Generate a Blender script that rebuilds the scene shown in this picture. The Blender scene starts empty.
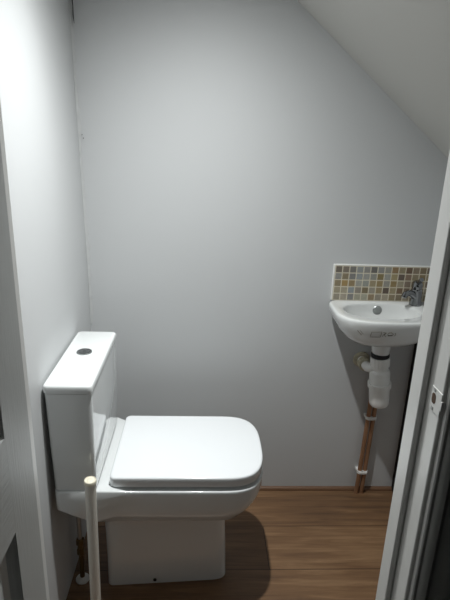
import bpy, bmesh, math, random
from mathutils import Vector, Matrix
from mathutils.bvhtree import BVHTree
random.seed(7)
sc = bpy.context.scene
COL = sc.collection
PI = math.pi

# ------------------------------------------------------------------ materials
def srgb(h):
    h = h.lstrip('#')
    v = [int(h[i:i+2], 16)/255 for i in (0, 2, 4)]
    return [c/12.92 if c <= .04045 else ((c+.055)/1.055)**2.4 for c in v] + [1]

def mat(name, col, rough=.5, metal=0., bump=0., bscale=40., coat=0., stretch=(1, 1, 1), var=0., vscale=3., spec=.5):
    m = bpy.data.materials.new(name); m.use_nodes = True
    nt = m.node_tree; b = nt.nodes['Principled BSDF']
    c = srgb(col) if isinstance(col, str) else list(col)+[1]
    b.inputs['Base Color'].default_value = c
    b.inputs['Roughness'].default_value = rough
    b.inputs['Metallic'].default_value = metal
    b.inputs['Coat Weight'].default_value = coat
    b.inputs['Coat Roughness'].default_value = .04
    b.inputs['Specular IOR Level'].default_value = spec
    tc = nt.nodes.new('ShaderNodeTexCoord')
    mp = nt.nodes.new('ShaderNodeMapping'); mp.inputs['Scale'].default_value = stretch
    nt.links.new(tc.outputs['Object'], mp.inputs['Vector'])
    if var:
        n = nt.nodes.new('ShaderNodeTexNoise'); n.inputs['Scale'].default_value = vscale; n.inputs['Detail'].default_value = 5
        nt.links.new(mp.outputs['Vector'], n.inputs['Vector'])
        mx = nt.nodes.new('ShaderNodeMix'); mx.data_type = 'RGBA'
        mx.inputs['A'].default_value = [x*(1-var) for x in c[:3]]+[1]
        mx.inputs['B'].default_value = [min(1, x*(1+var)) for x in c[:3]]+[1]
        nt.links.new(n.outputs['Fac'], mx.inputs['Factor'])
        nt.links.new(mx.outputs['Result'], b.inputs['Base Color'])
    if bump:
        n = nt.nodes.new('ShaderNodeTexNoise'); n.inputs['Scale'].default_value = bscale; n.inputs['Detail'].default_value = 4
        nt.links.new(mp.outputs['Vector'], n.inputs['Vector'])
        bp = nt.nodes.new('ShaderNodeBump'); bp.inputs['Strength'].default_value = bump; bp.inputs['Distance'].default_value = .004
        nt.links.new(n.outputs['Fac'], bp.inputs['Height'])
        nt.links.new(bp.outputs['Normal'], b.inputs['Normal'])
    return m

def laminate(name):
    m = bpy.data.materials.new(name); m.use_nodes = True
    nt = m.node_tree; N = nt.nodes; L = nt.links; b = N['Principled BSDF']
    b.inputs['Roughness'].default_value = .42; b.inputs['Specular IOR Level'].default_value = .4
    tc = N.new('ShaderNodeTexCoord')
    sp = N.new('ShaderNodeSeparateXYZ'); L.new(tc.outputs['Object'], sp.inputs[0])
    def mth(op, a, bb=None):
        n = N.new('ShaderNodeMath'); n.operation = op
        for i, v in enumerate((a, bb)):
            if v is None: continue
            if isinstance(v, (int, float)): n.inputs[i].default_value = v
            else: L.new(v, n.inputs[i])
        return n.outputs[0]
    PW, PL = .192, 1.25
    v = mth('DIVIDE', mth('ADD', sp.outputs[1], 20*PW+.012), PW)       # plank rows run along x
    row = mth('FLOOR', v); fv = mth('SUBTRACT', v, row)
    off = mth('MULTIPLY', mth('FRACT', mth('ADD', mth('MULTIPLY', row, .382), .62)), PL)
    u = mth('DIVIDE', mth('ADD', mth('ADD', sp.outputs[0], off), 10*PL), PL)
    cu = mth('FLOOR', u); fu = mth('SUBTRACT', u, cu)
    wn = N.new('ShaderNodeTexWhiteNoise'); wn.noise_dimensions = '2D'
    cb = N.new('ShaderNodeCombineXYZ'); L.new(cu, cb.inputs[0]); L.new(row, cb.inputs[1]); L.new(cb.outputs[0], wn.inputs['Vector'])
    mp = N.new('ShaderNodeMapping'); mp.inputs['Scale'].default_value = (2.2, 34, 1)
    ad = N.new('ShaderNodeVectorMath'); ad.operation = 'ADD'
    sc_ = N.new('ShaderNodeVectorMath'); sc_.operation = 'SCALE'; sc_.inputs['Scale'].default_value = 7.3
    L.new(wn.outputs['Color'], sc_.inputs[0]); L.new(tc.outputs['Object'], ad.inputs[0]); L.new(sc_.outputs[0], ad.inputs[1])
    L.new(ad.outputs[0], mp.inputs['Vector'])
    n1 = N.new('ShaderNodeTexNoise'); n1.inputs['Scale'].default_value = 1.6; n1.inputs['Detail'].default_value = 8; n1.inputs['Roughness'].default_value = .62; n1.inputs['Distortion'].default_value = .6
    L.new(mp.outputs[0], n1.inputs['Vector'])
    mp2 = N.new('ShaderNodeMapping'); mp2.inputs['Scale'].default_value = (1.3, 9, 1); L.new(ad.outputs[0], mp2.inputs['Vector'])
    n2 = N.new('ShaderNodeTexNoise'); n2.inputs['Scale'].default_value = 1.8; n2.inputs['Detail'].default_value = 4; L.new(mp2.outputs[0], n2.inputs['Vector'])
    cr = N.new('ShaderNodeValToRGB')
    e = cr.color_ramp.elements
    e[0].position = .26; e[0].color = srgb('#4c3829'); e[1].position = .74; e[1].color = srgb('#a08161')
    k = e.new(.5); k.color = srgb('#775a40')
    mixv = mth('ADD', mth('ADD', mth('MULTIPLY', n1.outputs['Fac'], .62), mth('MULTIPLY', n2.outputs['Fac'], .38)),
               mth('MULTIPLY', mth('SUBTRACT', wn.outputs['Value'], .5), .14))
    L.new(mixv, cr.inputs[0])
    ev = mth('MINIMUM', fv, mth('SUBTRACT', 1, fv)); eu = mth('MULTIPLY', mth('MINIMUM', fu, mth('SUBTRACT', 1, fu)), PL/PW)
    seam = mth('LESS_THAN', mth('MINIMUM', ev, eu), .007)
    mx = N.new('ShaderNodeMix'); mx.data_type = 'RGBA'; L.new(seam, mx.inputs['Factor'])
    L.new(cr.outputs['Color'], mx.inputs['A']); mx.inputs['B'].default_value = srgb('#3c2a1d')
    L.new(mx.outputs['Result'], b.inputs['Base Color'])
    bp = N.new('ShaderNodeBump'); bp.inputs['Strength'].default_value = .12; bp.inputs['Distance'].default_value = .002
    L.new(n1.outputs['Fac'], bp.inputs['Height']); L.new(bp.outputs['Normal'], b.inputs['Normal'])
    return m

M = dict(
    wall=mat('painted_plaster', '#c7c9ca', .55, bump=.10, bscale=14, var=.012, vscale=2.2),
    ceil=mat('ceiling_paint', '#d2d1cc', .6, bump=.08, bscale=18),
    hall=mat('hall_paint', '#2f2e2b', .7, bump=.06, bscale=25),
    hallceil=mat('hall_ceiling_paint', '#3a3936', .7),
    floor=laminate('oak_laminate'),
    wood=mat('oak_beading', '#6e5039', .5, var=.25, vscale=6, stretch=(2, 30, 30)),
    dark=mat('dark_strip', '#161311', .8, var=.2, vscale=8),
    caulk=mat('filler', '#c3c5c5', .7, bump=.3, bscale=90, var=.06, vscale=40),
    crack=mat('crack', '#3d3d3c', .9),
    gloss=mat('white_gloss_paint', '#e9e9e6', .28, bump=.05, bscale=30),
    doorp=mat('grained_door_paint', '#c2c4c2', .32, bump=.10, bscale=30, stretch=(1, 9, .6)),
    railp=mat('grained_rail_paint', '#c2c4c2', .32, bump=.14, bscale=30, stretch=(1, .6, 9)),
    ceramic=mat('vitreous_china', '#e3e6e6', .07, coat=.6),
    basin=mat('basin_china', '#e2e4e3', .09, coat=.5),
    seat=mat('toilet_plastic', '#e7eaec', .16),
    chrome=mat('chrome', '#8e9092', .1, 1),
    dchrome=mat('dull_chrome', '#a9acac', .35, 1),
    steel=mat('steel', '#b4b5b4', .4, .8),
    plast=mat('white_plastic', '#e9e9e6', .35),
    dirty=mat('soiled_plastic', '#b9b29b', .6, bump=.9, bscale=160, var=.5, vscale=120),
    rubber=mat('black_rubber', '#141414', .55),
    copper=mat('copper', '#a17c60', .42, .45, var=.3, vscale=25),
    brass=mat('brass', '#6f5c3c', .45, .6),
    pole=mat('pole_plastic', '#e6e3da', .45),
    cap=mat('cream_cap', '#ece6d2', .5),
    mark=mat('mark_grey', '#6b6558', .5),
    hole=mat('dark_hole', '#231d19', .8),
    rust=mat('rusty_recess', '#5a4638', .8, var=.4, vscale=120),
    grout=mat('grout', '#cfc7b4', .8),
    sealant=mat('white_sealant', '#eeeeea', .4),
)
emi = bpy.data.materials.new('lamp_diffuser'); emi.use_nodes = True
eb = emi.node_tree.nodes['Principled BSDF']; eb.inputs['Base Color'].default_value = (.9, .9, .9, 1)
eb.inputs['Emission Color'].default_value = (1, .98, .95, 1); eb.inputs['Emission Strength'].default_value = 2.0
M['emit'] = emi

# ------------------------------------------------------------------ helpers
def link(name, bm, m, parent=None, smooth=True, angle=35, bevel=0, seg=2):
    me = bpy.data.meshes.new(name)
    bmesh.ops.recalc_face_normals(bm, faces=bm.faces)
    bm.to_mesh(me); bm.free()
    for x in (m if isinstance(m, (list, tuple)) else [m]): me.materials.append(x)
    if smooth:
        me.polygons.foreach_set('use_smooth', [True]*len(me.polygons))
        me.set_sharp_from_angle(angle=math.radians(angle))
    o = bpy.data.objects.new(name, me); COL.objects.link(o)
    if parent: 
        o.parent = parent
        o.matrix_parent_inverse = Matrix.Translation(parent.location).inverted()
    if bevel:
        b = o.modifiers.new('Bevel', 'BEVEL'); b.width = bevel; b.segments = seg; b.limit_method = 'ANGLE'; b.angle_limit = math.radians(40)
    return o

def tag(o, label=None, cat=None, group=None, kind=None):
    for k, v in (('label', label), ('category', cat), ('group', group), ('kind', kind)):
        if v: o[k] = v
    return o

def thing(name, loc, label, cat, group=None, kind=None):
    o = bpy.data.objects.new(name, None); COL.objects.link(o); o.location = loc; o.empty_display_size = .05
    return tag(o, label, cat, group, kind)

def box(bm, x0, x1, y0, y1, z0, z1, mi=0):
    vs = [bm.verts.new((x, y, z)) for x in (x0, x1) for y in (y0, y1) for z in (z0, z1)]
    for f in ((0, 1, 3, 2), (4, 6, 7, 5), (0, 4, 5, 1), (2, 3, 7, 6), (0, 2, 6, 4), (1, 5, 7, 3)):
        bm.faces.new([vs[i] for i in f]).material_index = mi
    return vs

def bx(*a):
    bm = bmesh.new(); box(bm, *a); return bm

def loft(bm, rings, cap0=True, cap1=True, mi=0):
    R = [[bm.verts.new(p) for p in r] for r in rings]
    n = len(R[0])
    for a, b in zip(R, R[1:]):
        for i in range(n):
            bm.faces.new((a[i], a[(i+1) % n], b[(i+1) % n], b[i])).material_index = mi
    if cap0: bm.faces.new(R[0][::-1]).material_index = mi
    if cap1: bm.faces.new(R[-1]).material_index = mi
    return R

def frame(d):
    d = Vector(d).normalized()
    a = Vector((0, 0, 1)) if abs(d.z) < .9 else Vector((1, 0, 0))
    u = d.cross(a).normalized(); return d, u, d.cross(u)

def lathe(bm, prof, origin=(0, 0, 0), axis=(0, 0, 1), n=28, cap=True, mi=0):
    """prof: list of (radius, distance along axis)"""
    d, u, v = frame(axis); o = Vector(origin)
    rings = [[o + d*h + (u*math.cos(2*PI*i/n) + v*math.sin(2*PI*i/n))*max(r, 1e-4) for i in range(n)] for r, h in prof]
    return loft(bm, rings, cap, cap, mi)

def tube(bm, pts, r, n=12, cap=True, mi=0):
    pts = [Vector(p) for p in pts]; rr = r if isinstance(r, (list, tuple)) else [r]*len(pts)
    rings = []; u = None
    for i, p in enumerate(pts):
        d = (pts[min(i+1, len(pts)-1)] - pts[max(i-1, 0)]).normalized()
        if u is None: d, u, v = frame(d)
        else:
            u = (u - d*u.dot(d)).normalized(); v = d.cross(u)
        rings.append([p + (u*math.cos(2*PI*k/n) + v*math.sin(2*PI*k/n))*rr[i] for k in range(n)])
    return loft(bm, rings, cap, cap, mi)

def extr(bm, prof, axis, a, b, mi=0):
    """closed polygon profile of 2-tuples extruded along axis (0,1,2) from a to b"""
    def P(q, t):
        l = list(q); l.insert(axis, t); return l
    return loft(bm, [[P(q, a) for q in prof], [P(q, b) for q in prof]], mi=mi)

def sgn(x): return -1 if x < 0 else 1
def dshape(x0, x1, hw, yc, z, xs, n=2.6, rr=.012, zf=None):
    """outline seen from above: square rear corners at x0, rounded front at x1"""
    P = []
    for k in range(33):                                   # front, from -y to +y
        t = -PI/2 + PI*k/32; c, s = math.cos(t), math.sin(t)
        P.append((xs + (x1-xs)*abs(c)**(2/n), yc + hw*sgn(s)*abs(s)**(2/n)))
    P[0] = (xs, yc-hw); P[-1] = (xs, yc+hw)
    for k in range(1, 5): P.append((xs + (x0+rr-xs)*k/5, yc+hw))
    for k in range(6):
        t = PI/2 + PI/2*k/5; P.append((x0+rr+rr*math.cos(t), yc+hw-rr+rr*math.sin(t)))
    for k in range(1, 4): P.append((x0, yc+hw-rr-(2*hw-2*rr)*k/4))
    for k in range(6):
        t = PI + PI/2*k/5; P.append((x0+rr+rr*math.cos(t), yc-hw+rr+rr*math.sin(t)))
    for k in range(1, 5): P.append((x0+rr+(xs-x0-rr)*k/5, yc-hw))
    return [(x, y, z if zf is None else zf(x, y)) for x, y in P]

# ------------------------------------------------------------------ the setting
XR = 1.225            # right wall
YF0, YF1 = -1.096, -1.001   # front wall (hall face, room face)
YH = -2.75; HZ = 2.42
def slope_z(x): return 1.736 - (x-.655)*.813
tag(link('floor', bx(-.12, 1.75, -1.02, .12, -.06, 0), M['floor']), 'brown oak-effect laminate floor of wide boards running left to right', 'floor', kind='structure')
tag(link('floor_hall', bx(-.12, 1.75, YH-.1, -1.02, -.06, 0), mat('dark_carpet', '#2b2926', .95, bump=.5, bscale=300)), 'dark hallway floor in front of the doorway', 'floor', kind='structure')
tag(link('wall_back', bx(-.12, 1.75, 0, .12, 0, HZ), M['wall']), 'large grey-white plaster wall behind the toilet and basin', 'wall', kind='structure')
def lean(z): return -.0165*max(0, z-.86)
wl = bmesh.new()
extr(wl, [(-.12, 0), (0, 0), (0, .86), (lean(HZ), HZ), (-.12, HZ)], 1, YF1, 0)
tag(link('wall_left', wl, M['wall'], smooth=False), 'brightly lit white wall at left behind the toilet cistern', 'wall', kind='structure')
tag(link('wall_right', bx(XR, XR+.05, YF1, 0, 0, 1.29), M['wall']), 'side wall to the right of the basin', 'wall', kind='structure')
bm = bmesh.new()
extr(bm, [(-.03, slope_z(-.03)), (XR+.3, slope_z(XR+.3)), (XR+.3, slope_z(XR+.3)+.06), (-.03, slope_z(-.03)+.06)], 1, YF1, 0)
# profile is (x, z): insert y
tag(link('ceiling', bm, M['ceil'], smooth=False), 'off-white sloping ceiling under the stairs at upper right', 'ceiling', kind='structure')
# front wall with a narrow doorway
JL, JR, HD = .134, .7075, 2.0
bm = bmesh.new()
box(bm, -.12, JL-.028, YF0, YF1, 0, HZ); box(bm, JR+.028, 1.75, YF0, YF1, 0, HZ); box(bm, JL-.028, JR+.028, YF0, YF1, HD+.028, HZ)
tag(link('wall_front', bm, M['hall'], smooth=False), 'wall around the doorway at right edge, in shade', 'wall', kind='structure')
# hallway the photographer stands in
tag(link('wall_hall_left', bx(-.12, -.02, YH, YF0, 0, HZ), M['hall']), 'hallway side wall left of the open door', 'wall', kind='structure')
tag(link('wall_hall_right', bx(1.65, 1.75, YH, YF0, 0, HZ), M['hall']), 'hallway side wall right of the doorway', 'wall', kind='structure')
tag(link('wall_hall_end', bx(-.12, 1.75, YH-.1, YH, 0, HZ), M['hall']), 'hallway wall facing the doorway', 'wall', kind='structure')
tag(link('ceiling_hall', bx(-.12, 1.75, YH-.1, .12, HZ, HZ+.06), M['hallceil']), 'flat ceiling over the hallway', 'ceiling', kind='structure')

tag(link('trim_3', bx(1.1785, XR, -.03, 0, 0, .70), M['dark'], bevel=.002), 'dark upright strip below the basin at right, beside the copper pipes', 'board', kind='structure')  # near-black upright strip against the back wall
# beading along the foot of the back wall
bm = bmesh.new()
prof = [(0, 0), (-.012, 0), (-.0118, .003), (-.0105, .0065), (-.008, .0095), (-.005, .0115), (-.0015, .0125), (0, .0125)]
extr(bm, prof, 0, .001, 1.1780)
tag(link('baseboard_back', bm, M['wood'], angle=50), 'thin brown wooden beading along the foot of the back wall', 'skirting', kind='structure')
# rough filler in the left corner with open cracks
bm = bmesh.new(); rings = []
rnd = random.Random(3)
for k in range(150):
    z = .700 + k*.0103
    w = .005 + .005*rnd.random() + .002*math.sin(k*.31); h = .0010 + .0014*rnd.random()
    q = [(.0005, -w, z), (h, -w*.55, z), (h*1.6, -h*1.6, z), (w*.6, -h, z), (w+.004*rnd.random(), -.0005, z), (.0005, -.0005, z)]
    rings.append([(x+lean(z), y, z) for x, y, z in q])
loft(bm, rings)
t1 = tag(link('trim_1', bm, M['caulk'], angle=60), 'lumpy plaster filler running up the left corner of the wall', 'filler', kind='structure')
bm = bmesh.new()
tube(bm, [(x+lean(z)+.001, y, z) for x, y, z in [(.013, -.0105, 1.75), (.0115, -.0115, 1.72), (.0125, -.0105, 1.69), (.0115, -.0105, 1.665), (.013, -.0095, 1.645)]], [.0012, .0022, .0014, .002, .0006], 6)
link('crack', bm, M['crack'], t1)
bm = bmesh.new()
lathe(bm, [(.0018, 0), (.0018, .001)], (.0165+lean(1.325), -.0035, 1.325), (0, -1, 0), 8); lathe(bm, [(.0015, 0), (.0015, .001)], (.013+lean(1.335), -.0035, 1.335), (0, -1, 0), 8)
link('pin_hole', bm, M['crack'], t1)

# ------------------------------------------------------------------ door lining
fr = thing('trim_2', (JR, -1.03, 0), 'white painted door frame at right with a strike plate', 'door frame', kind='structure')
bm = bmesh.new()
box(bm, JR, JR+.028, YF0, YF1, 0, HD+.028)
link('right_jamb', bm, M['gloss'], fr, bevel=.003)
link('left_jamb', bx(JL-.028, JL, YF0, YF1, 0, HD+.028), M['gloss'], fr, bevel=.003)
link('head_jamb', bx(JL, JR, YF0, YF1, HD, HD+.028), M['gloss'], fr, bevel=.003)
link('door_stop', bx(JR-.009, JR, -1.054, -1.018, 0, HD), M['gloss'], fr, bevel=.0025)
link('door_stop', bx(JL, JL+.014, -1.05, -1.018, 0, HD), M['gloss'], fr, bevel=.0025)
link('door_stop', bx(JL+.014, JR-.009, -1.05, -1.018, HD-.014, HD), M['gloss'], fr, bevel=.0025)
def arch_prof(x, s):      # moulded architrave, (x,y) outline
    q = [(0, 0), (0, -.007), (.002, -.009), (.006, -.009), (.008, -.0115), (.012, -.014), (.017, -.0155), (.021, -.0135), (.023, -.0125),
         (.03, -.014), (.038, -.0165), (.046, -.018), (.052, -.018), (.055, -.0165), (.057, -.013), (.057, 0)]
    return [(x+s*a, YF0+b) for a, b in q]
bm = bmesh.new(); extr(bm, arch_prof(JR+.005, 1), 2, 0, HD+.062)
link('architrave', bm, M['gloss'], fr, angle=25)
bm = bmesh.new(); extr(bm, arch_prof(JL-.005, -1), 2, 0, HD+.062)
link('architrave', bm, M['gloss'], fr, angle=25)
bm = bmesh.new()
extr(bm, [(b, HD+.005+a) for a, b in [(p[0]-JR-.005, p[1]) for p in arch_prof(JR+.005, 1)]], 0, JL-.004, JR+.004)
link('architrave', bm, M['gloss'], fr, angle=25)
# strike plate with its worn keep hole
bm = bmesh.new()
zc = 1.009
box(bm, JR-.0009, JR+.001, -1.0955, -1.0665, zc-.0165, zc+.0175)
box(bm, JR-.0013, JR+.004, -1.0985, -1.0950, zc-.006, zc+.008)
pl = link('strike_plate', bm, M['gloss'], fr, bevel=.0008)
bm = bmesh.new()
ring = [(-1.0755+.0055*sgn(math.cos(t))*abs(math.cos(t))**.7, zc+.0075*sgn(math.sin(t))*abs(math.sin(t))**.7+.002) for t in [2*PI*i/20 for i in range(20)]]
extr(bm, ring, 0, JR-.0013, JR-.0006)
tag(link('keep_hole', bm, M['rust'], pl), 'rusty brown latch hole')
bm = bmesh.new()
for dz in (-.0125, .0145): lathe(bm, [(.003, 0), (.0028, .0008), (.001, .0012)], (JR-.0008, -1.0755, zc+dz), (-1, 0, 0), 12)
link('screw', bm, M['steel'], pl)

# ------------------------------------------------------------------ open door leaf at left
DX1 = .173; DX0 = DX1-.033; DY1 = -1.098; DY0 = DY1-.58
dr = thing('door_1', (DX1, DY1, 0), 'white moulded panel door standing open along the left edge', 'door', kind='structure')
EL, ER = DY0+.07, -1.172      # panel field, y
ZR = [(.22, .878), (1.008, 1.90)]   # lower and upper panel heights
bm = bmesh.new()
box(bm, DX0, DX1, DY0, EL, .008, 1.985); box(bm, DX0, DX1, ER, DY1, .008, 1.985)
link('stile', bm, M['doorp'], dr, smooth=False)
bm = bmesh.new()
for z0, z1 in ((.008, ZR[0][0]), (ZR[0][1], ZR[1][0]), (ZR[1][1], 1.985)): box(bm, DX0, DX1, EL, ER, z0, z1)
link('rail', bm, M['railp'], dr, smooth=False)
for z0, z1 in ZR:
    bm = bmesh.new()
    def rr_(d, x): return [(x, EL+d, z0+d), (x, ER-d, z0+d), (x, ER-d, z1-d), (x, EL+d, z1-d)]
    loft(bm, [rr_(0, DX1-.0005), rr_(.004, DX1-.004), rr_(.012, DX1-.010), rr_(.024, DX1-.012), rr_(.05, DX1-.004), rr_(.052, DX1-.003)], cap0=False)
    loft(bm, [rr_(0, DX0+.0005), rr_(.012, DX0+.010), rr_(.024, DX0+.012), rr_(.05, DX0+.004)], cap0=False)
    link('panel', bm, M['doorp'], dr, smooth=False)

# ------------------------------------------------------------------ toilet
YC = -.3705
tl = thing('toilet', (.3, YC, 0), 'white close-coupled toilet with square closed lid, against the left wall', 'toilet')
def topz(x, y):
    t = min(1, max(0, (x-.118)/.035)); t = t*t*(3-2*t)
    return .4375*(1-t) + .417*t
bm = bmesh.new()
def halfw(ring, w0, w1):   # wide square shelf at the rear narrowing to the bowl
    out = []
    for x, y, z in ring:
        t = min(1, max(0, (x-.10)/.05)); t = t*t*(3-2*t)
        out.append((x, YC+(y-YC)*(w0*(1-t)+w1*t), z))
    return out
def taper(ring):           # pedestal narrows towards the front
    return [(x, YC+(y-YC)*(1-.26*min(1, max(0, (x-.115)/.37))), z) for x, y, z in ring]
rings = [
    taper(dshape(.115, .486, .082, YC, .000, .40, 5, .018)),
    taper(dshape(.115, .486, .082, YC, .004, .40, 5, .018)),
    taper(dshape(.115, .482, .079, YC, .10, .40, 5, .018)),
    taper(dshape(.113, .477, .078, YC, .22, .40, 4.8, .018)),
    taper(dshape(.112, .477, .079, YC, .254, .40, 4.4, .018)),
    dshape(.110, .484, .090, YC, .270, .40, 3.8, .018),
    dshape(.108, .510, .119, YC, .281, .41, 3.2, .018),
    halfw(dshape(.104, .539, .142, YC, .302, .43, 3.0, .02), 1.06, 1),
    halfw(dshape(.094, .562, .155, YC, .334, .445, 3.0, .012), 1.17, 1),
    halfw(dshape(.050, .576, .1605, YC, .359, .45, 3.0, .012), 1.17, 1),
    halfw(dshape(.0125, .582, .1625, YC, .380, .45, 3.0, .012), 1.17, 1),
    halfw(dshape(.011, .583, .1635, YC, .405, .45, 3.0, .016), 1.17, 1),
]
zlow = lambda d: (lambda x, y: topz(x, y)-d)
rings += [halfw(dshape(.011, .583, .1637, YC, 0, .45, 3.0, .016, zlow(.004)), 1.17, 1),
          halfw(dshape(.0118, .5822, .1629, YC, 0, .45, 3.0, .016, zlow(.001)), 1.17, 1),
          halfw(dshape(.014, .580, .1607, YC, 0, .45, 3.0, .016, zlow(0)), 1.17, 1),
          halfw(dshape(.06, .53, .11, YC, 0, .42, 2.5, .016, zlow(0)), 1.17, 1)]
loft(bm, rings)
link('pan', bm, M['ceramic'], tl, angle=75)
# fixing hole low on the near side
bm = bmesh.new(); lathe(bm, [(.0055, 0), (.0055, .002)], (.262, YC-.0812, .022), (0, -1, 0), 14)
tag(link('fixing_hole', bm, M['hole'], tl), 'small dark fixing hole near the floor')
# cistern
CY0, CY1 = -.5585, -.1985
bm = bmesh.new()
def rrect(x0, x1, y0, y1, z, r=.012, n=5):
    P = []
    for cx, cy, a in ((x1-r, y1-r, 0), (x0+r, y1-r, PI/2), (x0+r, y0+r, PI), (x1-r, y0+r, 1.5*PI)):
        for k in range(n+1):
            t = a+PI/2*k/n; P.append((cx+r*math.cos(t), cy+r*math.sin(t), z))
    return P
loft(bm, [rrect(.013, .119, CY0+.004, CY1-.004, .4380), rrect(.012, .1205, CY0+.003, CY1-.003, .442), rrect(.0085, .1225, CY0+.001, CY1-.001, .60), rrect(.0065, .1235, CY0, CY1, .7255)])
link('cistern', bm, M['ceramic'], tl, angle=50)
bm = bmesh.new()
L0, L1, LA, LB = .0050, .1258, -.5620, -.1965
loft(bm, [rrect(L0+.003, L1-.003, LA+.004, LB-.004, .7275), rrect(L0+.0005, L1-.0005, LA+.0005, LB-.0005, .7280), rrect(L0, L1, LA, LB, .7295), rrect(L0, L1, LA, LB, .744),
          rrect(L0+.0012, L1-.0012, LA+.0012, LB-.0012, .7474), rrect(L0+.0035, L1-.0035, LA+.0035, LB-.0035, .7495), rrect(L0+.007, L1-.007, LA+.007, LB-.007, .7505)])
cl = link('cistern_lid', bm, M['ceramic'], tl, angle=50)
bm = bmesh.new(); c0 = (.0625, -.360, .7503)
lathe(bm, [(.0215, 0), (.0215, .002), (.0205, .0034), (.0185, .0036), (.018, .002)], c0, n=36)
link('flush_button', bm, M['dchrome'], cl)
bm = bmesh.new()
for s in (-1, 1):
    P = [(c0[0]+s*(.0012+.0158*math.sin(PI*k/14)), c0[1]+.0158*math.cos(PI*k/14)) for k in range(15)]
    loft(bm, [[(x, y, .7520) for x, y in P], [(x, y, .7540) for x, y in P], [((x-c0[0])*.93+c0[0], (y-c0[1])*.93+c0[1], .7545) for x, y in P]])
link('button_half', bm, M['chrome'], cl)
# seat and lid (closed)
bm = bmesh.new()
so = lambda d, z: dshape(.165+d, .566-d, .140-d, YC, z, .45, 3.0, .03)
loft(bm, [so(.004, .4185), so(0, .421), so(0, .427), so(.004, .4295)])
link('seat', bm, M['seat'], tl, angle=40)
bm = bmesh.new()
lo = lambda d, z: dshape(.1502+d, .5800-d, .1605-d, YC+.001, z, .45, 3.1, .016)
loft(bm, [lo(.006, .4305), lo(.0004, .4302), lo(0, .4307), lo(0, .4535), lo(.0005, .4558), lo(.0017, .4573), lo(.0035, .4583), lo(.008, .4588)])
link('seat_lid', bm, M['seat'], tl, angle=60)
# water supply to the cistern
sp = thing('supply_pipe', (.033, -.428, 0), 'narrow chrome and copper water pipe rising under the cistern near the left wall', 'pipe')
bm = bmesh.new(); lathe(bm, [(.0075, .012), (.0075, .115)], (.033, -.428, 0), n=14); link('copper_stub', bm, M['brass'], sp)
bm = bmesh.new(); lathe(bm, [(.0095, .1), (.0115, .104), (.0115, .122), (.009, .126), (.009, .138), (.0125, .14), (.0125, .158), (.008, .162)], (.033, -.428, 0), n=6); tag(link('compression_fitting', bm, M['brass'], sp, smooth=False), 'brass compression fitting')
bm = bmesh.new(); lathe(bm, [(.0068, .16)] + [(.0068+.0004*(k % 2), .162+k*.004) for k in range(48)] + [(.0068, .358)], (.033, -.428, 0), n=14); link('flexible_hose', bm, M['steel'], sp)
bm = bmesh.new(); lathe(bm, [(.021, 0), (.021, .004), (.017, .009), (.011, .013), (.008, .0135)], (.033, -.428, 0), n=26); tag(link('floor_collar', bm, M['plast'], sp), 'white plastic floor collar')

# white pole in front of the toilet
pp = thing('white_pole', (.1185, -.60, 0), 'slim white pole standing upright on the floor in front of the toilet cistern', 'pole')
PA = Vector((.0055, 0, .5)).normalized()
bm = bmesh.new(); lathe(bm, [(.0140, 0), (.0140, .498)], (.1130, -.60, .0001), PA, n=26); link('shaft', bm, M['pole'], pp)
bm = bmesh.new(); lathe(bm, [(.0140, .498), (.0155, .4985), (.0158, .504), (.0150, .5075), (.0132, .509), (.0118, .507), (.0095, .5065), (.006, .5085), (.002, .509)], (.1130, -.60, .0001), PA, n=26)
tag(link('end_cap', bm, M['cap'], pp), 'cream end cap with a raised rim')

# ------------------------------------------------------------------ basin
BX, BY, BA = 1.003, -.115, .1695
def bout(fx, ff, fb, z, n=48, dy=0):
    P = []
    for i in range(n):
        t = 2*PI*i/n; c, s = math.cos(t), math.sin(t)
        if s < 0:
            e = 2/2.75; P.append((BX+fx*BA*sgn(c)*abs(c)**e, BY+dy-ff*.121*abs(s)**e, z))
        else:
            e = 2/7.; P.append((BX+fx*BA*sgn(c)*abs(c)**(e if s > 1e-6 else e), BY+dy+fb*.1142*abs(s)**e, z))
    return P
def binn(f, z, n=48, cy=-.108, hx=.132, hy=.083):
    return [(BX-.004+f*hx*sgn(math.cos(t))*abs(math.cos(t))**(2/2.3), cy+f*hy*sgn(math.sin(t))*abs(math.sin(t))**(2/2.3), z) for t in [2*PI*i/n for i in range(n)]]
wb = thing('wash_basin', (BX, -.001, .69), 'small white wall-hung basin with rounded front, under the mosaic tiles', 'basin')
bm = bmesh.new()
def bneck(r, z, n=48): return [(1.016+r*math.cos(2*PI*i/n), -.10+r*math.sin(2*PI*i/n), z) for i in range(n)]
rings = [bneck(.0295, .648), bneck(.0315, .652), bneck(.0345, .685), bneck(.038, .697),
         bout(.42, .42, .70, .699), bout(.62, .62, .88, .708), bout(.77, .77, .97, .725), bout(.88, .88, .99, .748), bout(.955, .955, 1, .772),
         bout(.992, .988, 1, .789), bout(1, 1, 1, .798), bout(.995, .995, 1, .8035), bout(.975, .98, .995, .8068), bout(.95, .96, .985, .807),
         binn(1.0, .8055), binn(.975, .8025), binn(.965, .796), binn(.94, .775), binn(.86, .745), binn(.68, .727), binn(.4, .719), binn(.14, .716)]
loft(bm, rings)
bm.normal_update()
bvh = BVHTree.FromBMesh(bm)
link('basin_bowl', bm, M['basin'], wb, angle=80)
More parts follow.
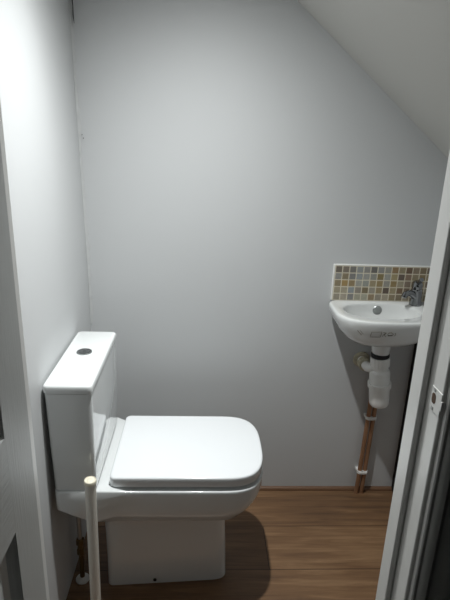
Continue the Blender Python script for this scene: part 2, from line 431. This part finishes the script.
# overflow and waste
hit = bvh.ray_cast(Vector((BX+.008, -.12, .780)), Vector((0, 1, 0)))
hp, hn = hit[0], hit[1]
if hn.y > 0: hn = -hn
bm = bmesh.new(); lathe(bm, [(.0165, -.006), (.0165, .0012), (.0145, .0028), (.010, .0018), (.002, .0016)], hp, hn, 26)
tag(link('overflow_cover', bm, M['dchrome'], wb), 'round grey overflow cover')
bm = bmesh.new(); lathe(bm, [(.02, .714), (.0205, .718), (.017, .7195), (.012, .717), (.002, .7165)], (BX-.004, -.108, 0), n=26)
link('waste', bm, M['chrome'], wb)
# thin dark lines drawn on the front of the bowl
bm = bmesh.new()
def on_bowl(x, z):
    h = bvh.ray_cast(Vector((x, -.6, z)), Vector((0, 1, 0))); n = h[1]
    if n.y > 0: n = -n
    return h[0] + n*.0004
def stroke(pts, r=.0007):
    P = []
    for (a, b), (c, d) in zip(pts, pts[1:]):
        for k in range(6): P.append(on_bowl(a+(c-a)*k/6, b+(d-b)*k/6))
    P.append(on_bowl(*pts[-1])); tube(bm, P, r, 6)
stroke([(0.928, 0.7730), (0.959, 0.7760), (0.959, 0.7560), (0.928, 0.7540), (0.928, 0.7730)])
stroke([(0.963, 0.7750), (0.971, 0.7740), (0.964, 0.7580)]); stroke([(0.975, 0.7740), (0.969, 0.7660), (0.976, 0.7570)])
ell = [(.988+.0085*math.cos(2*PI*k/16), .768+.0055*math.sin(2*PI*k/16)) for k in range(17)]
stroke(ell, .001)
stroke([(0.982, 0.7620), (0.995, 0.7635)], .0016); stroke([(0.981, 0.7730), (0.992, 0.7745)], .0012)
stroke([(1.001, 0.7740), (1.005, 0.7670), (1.001, 0.7610)])
tag(link('line_mark', bm, M['mark'], wb), 'faint dark line mark')
bm = bmesh.new()
stroke([(0.887, 0.7730), (0.902, 0.7570)], .0008); stroke([(0.895, 0.7740), (0.906, 0.7620)], .0006)
tag(link('scuff_mark', bm, M['mark'], wb), 'faint slanting scuffs')

# mixer tap
TX, TY, TZ = 1.139, -.040, .8066
tp = thing('mixer_tap', (TX, TY, TZ), 'small chrome mixer tap on the right rear corner of the basin', 'tap')
bm = bmesh.new(); lathe(bm, [(.0215, 0), (.0215, .004), (.021, .008), (.0195, .016), (.019, .03), (.0195, .048), (.0195, .056), (.015, .060)], (TX, TY, TZ), (-.06, -.05, 1), 26)
link('tap_body', bm, M['chrome'], tp)
bm = bmesh.new()
tube(bm, [(TX-.006, TY-.004, TZ+.030), (TX-.025, TY-.014, TZ+.044), (TX-.042, TY-.024, TZ+.050), (TX-.054, TY-.031, TZ+.047), (TX-.058, TY-.033, TZ+.038)], [.014, .012, .0108, .0105, .010], 16)
sp_ = link('spout', bm, M['chrome'], tp)
bm = bmesh.new(); lathe(bm, [(.0078, 0), (.0078, .004), (.005, .0035)], (TX-.0582, TY-.0332, TZ+.0375), (-.25, -.15, -1), 16); link('aerator', bm, M['steel'], sp_)
bm = bmesh.new()
lathe(bm, [(.015, .058), (.018, .062), (.0185, .074), (.0155, .084), (.006, .089)], (TX, TY, TZ), (-.06, -.05, 1), 22)
tube(bm, [(TX-.005, TY-.005, TZ+.075), (TX-.007, TY-.018, TZ+.087), (TX-.009, TY-.034, TZ+.098), (TX-.010, TY-.042, TZ+.102)], [.009, .008, .007, .0072], 12)
link('lever', bm, M['chrome'], tp)

# mosaic splashback
sb = thing('mosaic_splashback', (.85, 0, .809), 'mosaic tile splashback of small brown, grey and beige squares above the basin', 'tiles')
X0, ZB, PT = .8535, .8085, .0249
rows = [
 '6f685e 7d7468 777570 8d908e 8a8883 6b6863 888783 8f8d84 8a7354 8c8168 6d5a49 857763 7d7058 6f6456',
 '8c8b86 857a63 7b7a77 8b8f8f 94948e 8b8b83 7f7250 95958e 9a8d6a 6b5f55 8a7765 8b8067 807254 8f8468',
 '887c63 9a8257 8e7d5f 9a9990 8e9088 94886c 8d7c58 8e8b82 8d7b56 98907b 87796a 7b6a50 93886d 75695c',
 '958c77 9d9582 8a8f90 8a8378 7b7059 938d7f 8c7d60 5d5146 968a6d 76624d 77695a 7d7058 867a62 8e8876',
 '8c8576 9b9384 807f7c 9b9887 9d9b8b 8b7b62 8d8678 9a917f 867a61 7b6f5a 8a8272 716556 83775f 8f866f']
mats = [M['grout']]; idx = {}
bm = bmesh.new()
box(bm, .8505, XR-.001, -.0080, -.0005, ZB-.001, ZB+5*PT+.001)
for r, row in enumerate(rows):
    for c, h in enumerate(row.split()):
        if h not in idx:
            c_ = srgb(h)[:3]; g_ = sum(c_)/3; col = [min(.8, v*1.1) for v in c_]
            idx[h] = len(mats); mats.append(mat('stone_'+h, col, .38, var=.16, vscale=160))
        g = .0015
        xa = X0+c*PT+g; xb = min(X0+(c+1)*PT-g, XR-.0015); zb = ZB+(5-r)*PT-g; za = zb-PT+2*g
        k = .0012; mi = idx[h]
        loft(bm, [[(xa, -.005, za), (xb, -.005, za), (xb, -.005, zb), (xa, -.005, zb)],
                  [(xa, -.0078, za), (xb, -.0078, za), (xb, -.0078, zb), (xa, -.0078, zb)],
                  [(xa+k, -.0088, za+k), (xb-k, -.0088, za+k), (xb-k, -.0088, zb-k), (xa+k, -.0088, zb-k)]], cap0=False, mi=mi)
link('tile_sheet', bm, mats, sb, smooth=False)
bm = bmesh.new()
box(bm, .8465, .8520, -.0085, -.0005, ZB-.001, ZB+5*PT+.005); box(bm, .8520, XR-.001, -.0085, -.0005, ZB+5*PT+.0005, ZB+5*PT+.005)
tag(link('sealant_edge', bm, M['sealant'], sb, bevel=.0015), 'white sealant edging')

# bottle trap
AX, AY = 1.0155, -.10
tr = thing('bottle_trap', (AX, AY, .44), 'white plastic bottle trap hanging under the basin, with black washer', 'trap')
AXS = Vector((.022, 0, -.21)).normalized()      # hangs slightly off plumb
def LT(prof, n=32):
    b = bmesh.new(); lathe(b, prof, (AX, AY, .647), AXS, n); return b
link('black_washer', LT([(.0235, .0), (.0315, .001), (.0315, .0125), (.026, .014)]), M['rubber'], tr)
def knurl(r, h0, h1, n=48):
    b = bmesh.new(); d, u, v = frame(AXS); o = Vector((AX, AY, .647)); R = []
    for h, f in ((h0, .93), (h0+.002, 1), (h1-.002, 1), (h1, .93)):
        R.append([o+d*h+(u*math.cos(2*PI*i/n)+v*math.sin(2*PI*i/n))*r*f*(1 if i % 3 else .955) for i in range(n)])
    loft(b, R); return b
link('collar_nut', knurl(.0335, .0145, .048), M['plast'], tr, angle=25)
link('trap_body', LT([(.028, .048), (.0285, .062), (.0345, .068), (.0355, .072), (.0355, .106), (.0365, .108), (.0365, .112)]), M['plast'], tr)
link('trap_cup', LT([(.0385, .1125), (.0405, .114), (.0405, .130), (.0360, .133), (.035, .180), (.0338, .195), (.030, .203), (.022, .208), (.004, .2095)]), M['plast'], tr, angle=30)
bm = bmesh.new()
tube(bm, [(AX-.012, AY+.004, .590), (AX-.022, AY+.012, .584), (AX-.029, AY+.026, .580), (AX-.030, AY+.05, .578), (AX-.030, AY+.0995, .578)], [.018, .0175, .0165, .016, .016], 20)
link('outlet_elbow', bm, M['plast'], tr)
bm = bmesh.new()
d0 = Vector((AX-.030, AY+.045, .578)); n = 36
R = []
for h, f in ((0, .9), (.002, 1), (.024, 1), (.026, .9)):
    R.append([d0+Vector(((.0235*f)*(1 if i % 3 else .94)*math.cos(2*PI*i/n), h, (.0235*f)*(1 if i % 3 else .94)*math.sin(2*PI*i/n))) for i in range(n)])
loft(bm, R)
lathe(bm, [(.024, .044), (.029, .047), (.031, .051), (.027, .0545)], (AX-.030, AY+.045, .578), (0, 1, 0), 24)
tag(link('wall_nut', bm, M['dirty'], tr, angle=25), 'yellowed nut and filler where the outlet enters the wall')

# copper pipes and clips
PXS = (1.0355, 1.0555)
for px, lab in zip(PXS, ('left copper pipe of the pair rising below the basin', 'right copper pipe of the pair rising below the basin')):
    bm = bmesh.new()
    tube(bm, [(px-.008, -.023, 0), (px-.0035, -.0228, .2), (px, -.023, .38), (px, -.023, .45), (px, -.023, .66)], .0085, 16)
    tag(link('copper_pipe', bm, M['copper']), lab, 'pipe', 'copper pipes below the basin')
for z, lab in ((.345, 'white double pipe clip on the copper pipes just below the trap'), (.102, 'white double pipe clip on the copper pipes near the floor')):
    t = thing('pipe_clip', (1.046, 0, z), lab, 'pipe clip', 'white pipe clips')
    cx = 0 if z > .2 else -.0057
    bm = bmesh.new(); box(bm, 1.024+cx, 1.068+cx, -.0146, -.0005, z-.006, z+.006); link('base', bm, M['plast'], t, bevel=.0015)
    bm = bmesh.new(); box(bm, PXS[0]-.006+cx, PXS[1]+.006+cx, -.0372, -.0340, z-.005, z+.005); link('strap', bm, M['plast'], t, bevel=.001)
    for px in PXS:
        bm = bmesh.new(); n = 20; ring = []
        for h in (-.006, .006):
            R = []
            for r, sgn_ in ((.0112, 1), (.0087, -1)):
                ks = range(n+1) if sgn_ > 0 else range(n, -1, -1)
                for k in ks:
                    a = -PI/2 + math.radians(-140) + math.radians(280)*k/n
                    R.append((px+cx+r*math.cos(a), -.023+r*math.sin(a), z+h))
            ring.append(R)
        loft(bm, ring); link('clip_ring', bm, M['plast'], t)

# ------------------------------------------------------------------ lamp on the slope
LX, LY = .405, -.536
LZ = slope_z(LX)
nrm = Vector((-.813, 0, -1)).normalized()
lp = thing('ceiling_light', (LX, LY, LZ), 'small round ceiling downlight on the sloping ceiling', 'light')
bm = bmesh.new(); lathe(bm, [(.05, .0), (.05, .003), (.044, .007), (.036, .007), (.035, .003)], (LX, LY, LZ), nrm, 36); link('bezel', bm, M['gloss'], lp)
bm = bmesh.new(); lathe(bm, [(.034, .0032), (.034, .0055)], (LX, LY, LZ), nrm, 30); link('diffuser', bm, M['emit'], lp)
ld = bpy.data.lights.new('downlight', 'POINT'); ld.shadow_soft_size = .022; ld.energy = 108; ld.color = (.98, 1, .99)
ld.use_nodes = True                       # lens of the downlight: intensity falls off as cos^n from its axis
ln = ld.node_tree; le = ln.nodes['Emission']
ltc = ln.nodes.new('ShaderNodeTexCoord'); lse = ln.nodes.new('ShaderNodeSeparateXYZ'); ln.links.new(ltc.outputs['Normal'], lse.inputs[0])
lng = ln.nodes.new('ShaderNodeMath'); lng.operation = 'MULTIPLY'; lng.inputs[1].default_value = -1; ln.links.new(lse.outputs[2], lng.inputs[0])
lmx = ln.nodes.new('ShaderNodeMath'); lmx.operation = 'MAXIMUM'; lmx.inputs[1].default_value = 0; ln.links.new(lng.outputs[0], lmx.inputs[0])
lpw = ln.nodes.new('ShaderNodeMath'); lpw.operation = 'POWER'; lpw.inputs[1].default_value = 3.6; ln.links.new(lmx.outputs[0], lpw.inputs[0])
ln.links.new(lpw.outputs[0], le.inputs['Strength'])
lo_ = bpy.data.objects.new('downlight', ld); COL.objects.link(lo_)
lo_.location = Vector((LX, LY, LZ)) + nrm*.012
aim = Vector((-.0, .02, -1)).normalized()
lo_.rotation_euler = aim.to_track_quat('-Z', 'Y').to_euler()

# weak, even world background in pale blue-grey
w = bpy.data.worlds.new('World'); sc.world = w; w.use_nodes = True
w.node_tree.nodes['Background'].inputs[0].default_value = (.75, .8, .85, 1); w.node_tree.nodes['Background'].inputs[1].default_value = .01

# ------------------------------------------------------------------ camera
F = Vector((.04756369, .95048029, -.3071236)); R = Vector((.99867966, -.03927715, .03310958)); U = Vector((-.01940707, .3082929, .9510935))
cd = bpy.data.cameras.new('camera'); cam = bpy.data.objects.new('camera', cd); COL.objects.link(cam)
m3 = Matrix((R, U, -F)).transposed()
cam.matrix_world = Matrix.Translation((.38999, -1.66002, 1.33361)) @ m3.to_4x4()
cd.sensor_fit = 'VERTICAL'; cd.sensor_height = 24; cd.lens = 495.02/600*24; cd.clip_start = .02
sc.camera = cam
vs = sc.view_settings
vs.view_transform = 'Standard'; vs.look = 'None'; vs.gamma = 1; vs.exposure = 0; vs.use_curve_mapping = False
